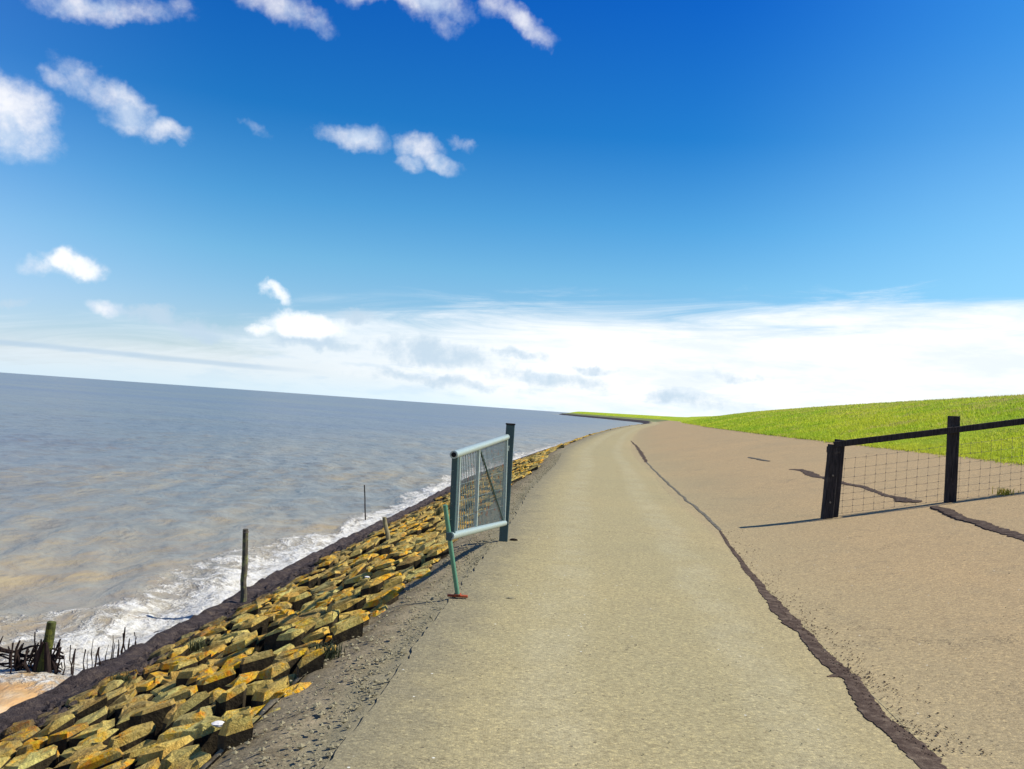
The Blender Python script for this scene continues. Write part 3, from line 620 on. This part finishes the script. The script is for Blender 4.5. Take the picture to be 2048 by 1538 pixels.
def sea_mesh():
    Y = np.array(list(rows(-300, -20, 15, 0))[:-1] + list(np.arange(-20, 5, .6)) + list(rows(5, 60000, 0.11, 0.010)))
    wl = [-0.6, -.45, -.3, -.2, -.1]; st = .07
    x = 0.0
    while x < 60000: wl.append(x); x += st; st = max(.07, x * .022)
    wl = np.array(wl); X = (Ledge(Y) - 4.5)[:, None] - wl[None, :]; Yg = np.repeat(Y[:, None], len(wl), 1); W = np.repeat(wl[None, :], len(Y), 0)
    n1 = vn(X, Yg, .09, 1); fade = np.clip(1.2 - np.hypot(X, Yg) / 160, 0, 1)
    ph = W * 1.9 + Yg * .25 + n1 * 5
    Z = SEA + fade * (0.055 * np.sin(ph) * np.clip(.3 + n1 + .5, 0, 1.4) + 0.03 * np.sin(W * 4.3 - Yg * .9 + n1 * 9) + 0.018 * np.sin(Yg * 3.1 + W * 2.2 + n1 * 14))
    m = (fade > 0) ; nn = np.zeros_like(X); xs, ys = X[m], Yg[m]
    nn[m] = np.array([mnoise.noise(Vector((a * 1.7, b_ * 1.1, 0))) for a, b_ in zip(xs, ys)])
    Z = Z + fade * nn * .05
    # foam: a fringe along the toe, broken outward, wider behind the groyne
    wid = 1.0 + 0.7 * vn(X, Yg, .35, 3) + 1.5 * np.exp(-((Yg - 11.9) / 1.2) ** 2) + 0.8 * np.exp(-((Yg - 17) / 3) ** 2)
    wid = wid * (1 + np.clip((Yg - 30) / 60, 0, 2) * .3)
    foam = np.clip(1.0 - (W - .15) / wid, 0, 1) ** .8 * .95
    line = np.exp(-((W - (wid * .95)) / .28) ** 2) * .28
    foam = np.clip(foam + line, 0, 1) * np.clip(2.2 - Yg / 70, 0.25, 1)
    lee = 1 / (1 + np.exp((Yg - 10.15 - .12 * nn) / .10))
    foam = foam * (1 - lee * .75) + lee * .40 * np.exp(-((Yg - 9.95) / .2) ** 2)
    fz = np.zeros_like(X); m2 = (foam > .05) & (Yg < 45) & (Yg > 4)
    fz[m2] = np.array([abs(mnoise.noise(Vector((a * 4.2, b_ * 3.3, 2)))) + .6 * abs(mnoise.noise(Vector((a * 9.5, b_ * 8, 5)))) for a, b_ in zip(X[m2], Yg[m2])])
    Z = Z + fz * np.clip(foam * 1.3, 0, 1) * .06
    silt = np.clip(lee * 1.0, 0, 1) * .9 + .35 * np.exp(-W / 6) * np.clip(1.3 - Yg / 22, 0, 1)
    near = np.clip(1.15 - W / 22, 0, 1)
    V = np.stack([X, Yg, Z], -1).reshape(-1, 3); nd = len(wl); i = np.arange(len(Y) - 1)[:, None] * nd + np.arange(nd - 1)[None, :]
    idx = np.stack([i, i + nd, i + 1 + nd, i + 1], -1).reshape(-1)
    o = fast_mesh('sea', V, 4, idx, M_sea, None, True)
    ca = o.data.color_attributes.new('shore', 'FLOAT_COLOR', 'POINT')
    if len(o.data.vertices) == V.shape[0]:
        ca.data.foreach_set('color', np.stack([foam, np.clip(silt, 0, 1), near, np.ones_like(near)], -1).astype(np.float32).ravel())
    print('sea verts', V.shape[0]); return o
sea = sea_mesh(); tag(sea, kind='structure')

# ------------------------------------------------------------------ grass on the dike
def grass_field(name, roots, mat, hmin, hmax, blades=7, spread=.07, wdt=.009):
    roots = np.asarray(roots); N = len(roots); R = np.repeat(roots, blades, 0); m = len(R)
    dist = np.hypot(R[:, 0], R[:, 1]); sc_ = np.clip(dist / 22, 1, 5)
    ang = rng.uniform(0, 2 * math.pi, m); lean = rng.uniform(.15, .9, m); h_ = rng.uniform(hmin, hmax, m) * np.clip(sc_, 1, 1.5)
    ox = rng.normal(0, spread, m) * sc_ ** .7; oy = rng.normal(0, spread, m) * sc_ ** .7
    wd = wdt * sc_ * rng.uniform(.7, 1.3, m); px, py = -np.sin(ang), np.cos(ang)
    bx, by, bz = R[:, 0] + ox, R[:, 1] + oy, R[:, 2] - .02
    tx, ty, tz = bx + np.cos(ang) * lean * h_, by + np.sin(ang) * lean * h_, bz + h_ * np.sqrt(np.clip(1 - lean ** 2 * .6, .1, 1))
    V = np.stack([np.stack([bx - px * wd, by - py * wd, bz], -1), np.stack([bx + px * wd, by + py * wd, bz], -1), np.stack([tx, ty, tz], -1)], 1).reshape(-1, 3)
    return fast_mesh(name, V, 3, np.arange(m * 3), mat)
NG = 42000
yy = 12 * np.exp(rng.random(NG) ** .9 * math.log(170 / 12)); dd = PW + SLAB + rng.random(NG) ** 1.35 * 13.5
dd[:2500] = PW + SLAB + rng.normal(0, .07, 2500) ; yy[:2500] = 14 + rng.random(2500) ** 1.5 * 70
X = Ledge(yy) + dd; Z = prof(dd)
keep = X < yy * .72 + 3
g = grass_field('grass', np.stack([X, yy, Z], -1)[keep], M_grass, .035, .10, 10); tag(g, 'short bright green grass covering the dike slope', 'grass', kind='stuff')

def tuft(name, loc, mat, label, cat, h=.15, nb=40, r=.06, group=None, wd=.006):
    V = []; F = []
    for _ in range(nb):
        a = random.uniform(0, 6.28); l = random.uniform(.2, 1.0); hh = h * random.uniform(.5, 1); bx, by = random.gauss(0, r), random.gauss(0, r); b0 = len(V)
        cx, cy = math.cos(a), math.sin(a)
        V += [(bx - cy * wd, by + cx * wd, -.02), (bx + cy * wd, by - cx * wd, -.02), (bx + cx * l * hh * .5 + cy * wd * .7, by + cy * l * hh * .5 - cx * wd * .7, hh * .7), (bx + cx * l * hh * .5 - cy * wd * .7, by + cy * l * hh * .5 + cx * wd * .7, hh * .7), (bx + cx * l * hh * 1.1, by + cy * l * hh * 1.1, hh * (1.0 - .3 * l))]
        F += [(b0, b0 + 1, b0 + 2, b0 + 3), (b0 + 3, b0 + 2, b0 + 4)]
    o = mesh_obj(name, V, F, mat); o.location = loc; tag(o, label, cat, group); return o
p0 = hit(2010, 990); tuft('grass_tuft', p0, M_dry, 'small yellowish grass tuft sprouting from the asphalt at the foot of the fence', 'grass tuft', .15, 70, .06)
for (px, py, hh, lab) in [(392, 1298, .16, 'dark weed clump in a gap near the lower edge of the stones, above the groyne'), (655, 1312, .15, 'dark weed clump where the stones meet the grit verge, below the gate'),
                      (245, 1362, .12, 'small dark weed clump low on the stones near the groyne'), (880, 1030, .22, 'tall weed among the stones beside the near end of the gate')]:
    tuft('weed', hit(px, py), M_weed, lab, 'weed', hh * .75, 110, .05, wd=.004)

# ------------------------------------------------------------------ gate on the left
post_b = Vector((0.03, 10.75, 0)); 
gp = empty('gate_post', (0.03, 10.75, 0))
m_ = MB(); tp = at(1021, 850, 10.75); m_.bar((0.03, 10.75, -.3), tp, .105, .105, jit=.003); m_.build('post', M_teal, gp)
m_ = MB(); m_.bar(tp + Vector((0, 0, .001)), tp + Vector((0, 0, .02)), .12, .12); m_.build('cap', M_wood, gp)
for zz in (.28, 1.12):
    m_ = MB(); m_.bar((-.01, 10.69, zz - .03), (-.01, 10.69, zz + .03), .06, .02); m_.build('hinge', M_galv, gp)
tag(gp, 'dark teal square post carrying the open mesh gate, at the seaward path edge', 'gate post')
YF, YN = 10.62, 7.35
A_t = at(1014, 874, YF); A_b = at(1009, 1046, YF); B_t = at(909, 909, YN); B_b = at(902, 1072, YN)
gate = empty('mesh_gate', (A_b.x, A_b.y, 0)); tag(gate, 'open galvanised tube gate with wire mesh and diagonal brace, standing along the seaward path edge', 'gate')
gd = (B_b - A_b); gd.z = 0; gd.normalize()
def tubep(name, a, b_, r, mat=M_galv, parent=gate, n=12):
    m_ = MB(); m_.tube([a, b_], r, n); return m_.build(name, mat, parent, True)
e_t = gd * .05; top_rail = tubep('top_rail', A_t, B_t + (B_t - A_t).normalized() * .03, .034)
e = (B_t - A_t).normalized(); m_ = MB(); m_.tube([B_t + e * .0305, B_t + e * .034], .021, 12); c_ = mesh_obj('tube_mouth_shade', m_.V, m_.F, M_black, top_rail); 
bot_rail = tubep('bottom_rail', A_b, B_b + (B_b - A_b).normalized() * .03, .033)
e = (B_b - A_b).normalized(); m_ = MB(); m_.tube([B_b + e * .0305, B_b + e * .034], .020, 12); c2 = mesh_obj('tube_mouth_shade', m_.V, m_.F, M_black, bot_rail)
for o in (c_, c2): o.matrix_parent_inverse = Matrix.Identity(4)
def lerp(a, b_, f): return a + (b_ - a) * f
def upright(f, w_, nm='upright', mat=M_galv):
    a = lerp(A_b, B_b, f); b_ = lerp(A_t, B_t, f); d = (b_ - a).normalized(); m_ = MB(); m_.bar(a + d * .02, b_ - d * .02, w_, w_, ax=gd, ch=.004); return m_.build(nm, mat, gate)
upright(.985, .052, 'end_upright', M_teal); upright(.93, .030, 'end_upright', M_galv)
fm_ = None
# fraction of the middle upright along the rail, found from its place in view
def frac_for(px):
    lo, hi = 0, 1
    for _ in range(40):
        mi = (lo + hi) / 2; q = lerp(A_t, B_t, mi)
        if proj(*q)[0] > px: lo = mi
        else: hi = mi
    return lo
fmid = frac_for(957); upright(fmid, .036, 'middle_upright'); upright(.012, .035, 'hinge_upright')
m_ = MB(); m_.tube([lerp(A_t, B_t, fmid - .03) - Vector((0, 0, .03)), lerp(A_b, B_b, .03) + Vector((0, 0, .03))], .011, 8); m_.build('brace', M_teal, gate, True)
side = Vector((gd.y, -gd.x, 0)) * .014
m_ = MB(); nv = 38
for k in range(1, nv):
    f = k / nv; m_.tube([lerp(A_b, B_b, f) + side, lerp(A_t, B_t, f) + side], .0045, 4, False)
for k in range(1, 5):
    f = k / 5; m_.tube([lerp(A_b, A_t, f) - side * -.7, lerp(B_b, B_t, f) - side * -.7], .0022, 4, False)
m_.build('wire_mesh', M_wirem, gate)
lt = at(890, 1010, YN - .04); lb = hit(915, 1192, .02)
m_ = MB(); m_.tube([lb + Vector((0, 0, .01)), lerp(lb, lt, .5), lt], .019, 12); leg = m_.build('support_leg', M_green, gate, True)
m_ = MB(); m_.bar(lb + Vector((-.085, 0.0, .0)), lb + Vector((.085, .01, .0)), .045, .018, ax=(0, 1, 0)); m_.bar(lb + Vector((0, -.03, .008)), lb + Vector((0, .03, .012)), .06, .02); ft = mesh_obj('foot', m_.V, m_.F, M_rust, leg)
m_ = MB(); q = lerp(lb, lt, .66); m_.bar(q + Vector((0, 0, -.035)), q + Vector((0, 0, .035)), .055, .055); cl = mesh_obj('clamp', m_.V, m_.F, M_teal, leg)

# ------------------------------------------------------------------ fence on the right
FY = 13.5
def gpt(px, py, Y): q = at(px, py, Y); return q
fence = empty('wire_fence', (5.2, FY, gz(5.2, FY))); tag(fence, 'dark timber fence with sheep netting climbing the paved berm to the right', 'fence')
b1 = at(1665, 1040, FY); t1 = at(1680, 879, FY); b2 = at(1900, 1009, FY); t2 = at(1908, 832, FY)
def postp(nm, b_, t_, wx, wy, parent):
    g_ = gz(b_.x, b_.y); d = (t_ - b_).normalized(); bb = b_ - d * ((b_.z - g_) / d.z + .25); m_ = MB(); m_.bar(bb, t_, wx, wy, jit=.006, ch=.008); return m_.build(nm, M_wood, parent)
postp('post', b1, t1, .125, .125, fence); postp('post', b2, t2, .135, .135, fence)
sp = (t2.x - t1.x); b3 = b2 + Vector((sp * 1.0, 0, .45)); t3 = t2 + Vector((sp * 1.0, 0, .40)); postp('post', b3, t3, .135, .135, fence)
b4 = b3 + Vector((sp, 0, .42)); t4 = t3 + Vector((sp, 0, .40)); postp('post', b4, t4, .135, .135, fence)
r0 = at(1668, 889, FY - .09); r1_ = at(1908, 860, FY - .09); r2_ = at(2060, 841, FY - .09)
dr = (r2_ - r1_) / (r2_.x - r1_.x); r3_ = r1_ + dr * sp; r4_ = r1_ + dr * sp * 2
for a, b_ in ((r0, r1_), (r1_ + dr * .004, r3_), (r3_ + dr * .004, r4_)):
    m_ = MB(); m_.bar(a, b_, .095, .045, ax=(0, 0, 1), jit=.004); m_.build('rail', M_wood, fence)
def netting(a0, a1, zt0, zt1):
    m_ = MB(); L = a1.x - a0.x; n_ = max(3, int(L / .155)); fs = [0, .10, .2, .31, .43, .56, .70, .86]
    def pt(x, f):
        q = (x - a0.x) / L; g_ = gz(x, FY) + .03; tz = zt0 + (zt1 - zt0) * q - .10; return Vector((x, FY + .075 + .01 * nz(x, f, 3), g_ + (tz - g_) * f))
    for k in range(1, n_): 
        x = a0.x + L * k / n_ + random.uniform(-.008, .008); m_.tube([pt(x, 0), pt(x, .43), pt(x, .86)], .0019, 4, False)
        for f in fs: 
            q = pt(x, f); m_.tube([q - Vector((.008, 0, .004)), q + Vector((.008, 0, .004))], .0042, 4, True)
    for f in fs:
        m_.tube([pt(a0.x + L * k / 8, f) - Vector((0, 0, .012 * math.sin(math.pi * k / 8))) for k in range(9)], .0019, 4, False)
    m_.build('wire_netting', M_wire, fence)
netting(b1, b2, r0.z, r1_.z); netting(b2, b3, r1_.z, r3_.z); netting(b3, b4, r3_.z, r4_.z)
stp = empty('gate_stop_post', (b1.x - .14, FY - .02, 0)); tag(stp, 'stout leaning timber post standing against the first fence post, nearest the path', 'post')
sb = at(1653, 1042, FY - .03); st2 = at(1668, 889, FY - .03); postp('post', sb, st2, .145, .14, stp)
m_ = MB(); q = lerp(sb, st2, .93); m_.bar(q - Vector((.08, 0, 0)) + Vector((0, -.0, 0)), q + Vector((.08, 0, .0)), .10, .155, ax=(0, 0, 1)); m_.build('top_block', M_wood, stp)
for k, f in enumerate((.25, .6)):
    m_ = MB(); q = lerp(sb, st2, f) + Vector((0, -.075, 0)); m_.tube([q, q + Vector((0, -.012, 0))], .014, 8); m_.build('bolt', M_wire, stp, True)

# ------------------------------------------------------------------ stakes along the shore
def stake(name, base, topp, r0_, r1__, mat, label, cat='stake', n=9):
    e_ = empty(name, (base.x, base.y, base.z)); m_ = MB(); k = 7
    pts_ = [lerp(base - Vector((0, 0, .25)), topp, i / k) + Vector((random.uniform(-1, 1), random.uniform(-1, 1), 0)) * r0_ * .18 for i in range(k + 1)]
    m_.tube(pts_, [r0_ + (r1__ - r0_) * i / k * (1 + random.uniform(-.15, .15)) for i in range(k + 1)], n); o = m_.build('pole', mat, e_, True)
    tag(e_, label, cat); return e_
bs = hit(487, 1205); tp_ = at(492, 1058, bs.y); s1 = stake('wooden_stake', bs, tp_, .050, .040, M_wood2, 'tall weathered round stake with lichen, upright at the lower edge of the stones')
m_ = MB(); m_.tube([tp_ - Vector((0, 0, .05)), tp_ - Vector((0, 0, .035))], .047, 9); m_.build('top_band', M_wire, s1, True)
bs2 = hit(733, 1052); stake('iron_rod', bs2, at(729, 970, bs2.y), .022, .016, M_brush, 'thin dark rod standing alone at the water edge beyond the tall stake', 'rod', 6)
bs3 = hit(786, 1082); stake('leaning_stake', bs3, at(768, 1034, bs3.y), .042, .036, M_pale, 'short pale stake leaning left among the stones near the gate')
e_ = bpy.data.objects['leaning_stake']; q = at(768, 1034, bs3.y); 

# groyne of brushwood stakes running out into the water
groy = empty('brushwood_groyne', (-6.2, 10.4, SEA)); tag(groy, 'row of dark twisted brushwood stakes with one mossy post, running into the surf', 'groyne')
gb_ = at(88, 1335, 10.35); m_ = MB(); gx, gy = gb_.x, 10.35
m_.tube([(gx - .02, gy, SEA - .4), (gx - .02, gy, SEA + .10), (gx + .03, gy, SEA + .35), (gx + .045, gy, SEA + .56)], [.085, .075, .055, .05], 10); m_.build('mossy_post', M_moss, groy, True)
m_ = MB()
for s_ in (-1, 1): m_.tube([(gx + s_ * .11, gy - .03, SEA - .3), (gx + s_ * .05, gy - .05, SEA + .18), (gx + .01 + s_ * .02, gy - .06, SEA + .34)], [.05, .035, .015], 7)
m_.build('prop', M_brush, groy, True)
for k in range(100):
    if k < 16:
        f = k / 15; x = -4.50 - f * .36 + random.uniform(-.02, .02); y = 11.35 - f * .95 + random.uniform(-.05, .05); dense = False
    elif k < 30: x = random.uniform(-5.22, -4.84); y = 10.38 + random.uniform(-.06, .06); dense = k % 2 == 0
    elif k < 70: x = random.uniform(-6.3, -5.26); y = 10.32 + random.uniform(-.12, .16); dense = True
    else: x = random.uniform(-9, -6.2); y = 10.25 + random.uniform(-.12, .12); dense = True
    hh = random.uniform(.20, .40) * (1.0 if dense else .9); amp = .075 if dense else .028
    zb = SEA - .25; P_ = []; R_ = []; ax_, ay_ = random.uniform(-amp, amp), random.uniform(-amp, amp); r = random.uniform(.009, .022) * (1 if dense else .75)
    for j in range(7):
        q = j / 6; P_.append((x + ax_ * math.sin(q * 5 + k) + random.uniform(-1, 1) * amp * .35 + ax_ * q, y + ay_ * math.cos(q * 4 + k), zb + (hh + .25) * q)); R_.append(r * (1 - .5 * q) * random.uniform(.55, 1.5))
    m_ = MB(); m_.tube(P_, R_, 6)
    if dense and random.random() < .7:
        q = random.uniform(.55, .95); b0_ = Vector(P_[int(q * 6)]); m_.tube([b0_, b0_ + Vector((random.uniform(-.09, .09), random.uniform(-.04, .04), random.uniform(.02, .08))), b0_ + Vector((random.uniform(-.14, .14), 0, random.uniform(-.05, .05)))], [.015, .014, .006], 5)
    m_.build('stake', M_brush, groy, True)

for k, zz in enumerate((.07, .16, .24)):
    for sgn in (-1, 1):
        P_ = []; x0 = -4.86 - random.uniform(0, .25)
        for j in range(46):
            x = x0 - j * .10; yb = 10.36 if x < -4.84 else 10.40 + (x + 4.84) / .34 * .9
            P_.append((x, yb + sgn * .035 * math.cos(j * 1.9 + k), SEA + zz - .03 + .11 * nz(x, k * 3 + sgn, 2.2)))
        m_ = MB(); m_.tube(P_, [.010 * random.uniform(.4, 1.7) for _ in P_], 5); m_.build('wattle', M_brush, groy, True)

# small things lying about
def lump(name, loc, s, mat, label, cat, flat=.5):
    V = []; F = []; N = 9; R = 5
    for i in range(R + 1):
        ph = math.pi * i / R
        for k in range(N):
            th = 2 * math.pi * k / N; q = 1 + .35 * nz(math.cos(th) + i, math.sin(th) + loc[0], 1.7)
            V.append((s * q * math.sin(ph) * math.cos(th) * 1.4, s * q * math.sin(ph) * math.sin(th), s * flat * math.cos(ph)))
    for i in range(R):
        for k in range(N): F.append((i * N + k, i * N + (k + 1) % N, (i + 1) * N + (k + 1) % N, (i + 1) * N + k))
    o = mesh_obj(name, V, F, mat); o.location = (loc[0], loc[1], loc[2] + s * flat * .5); tag(o, label, cat); return o
lump('clod', hit(1027, 1081), .035, M_bed, 'dark clod on the path edge just right of the gate post', 'clod')
lump('clod', hit(1022, 1197), .028, M_verge, 'flat grey clod on the path right of the gate leg', 'clod', .3)
lump('shell', hit(437, 1462) + Vector((0, 0, .03)), .030, M_shell, 'white shell at the upper edge of the stones, near the bottom of the photo', 'shell')
lump('shell', hit(733, 1174) + Vector((0, 0, .10)), .022, M_shell, 'small white shell among the stones midway to the gate', 'shell')
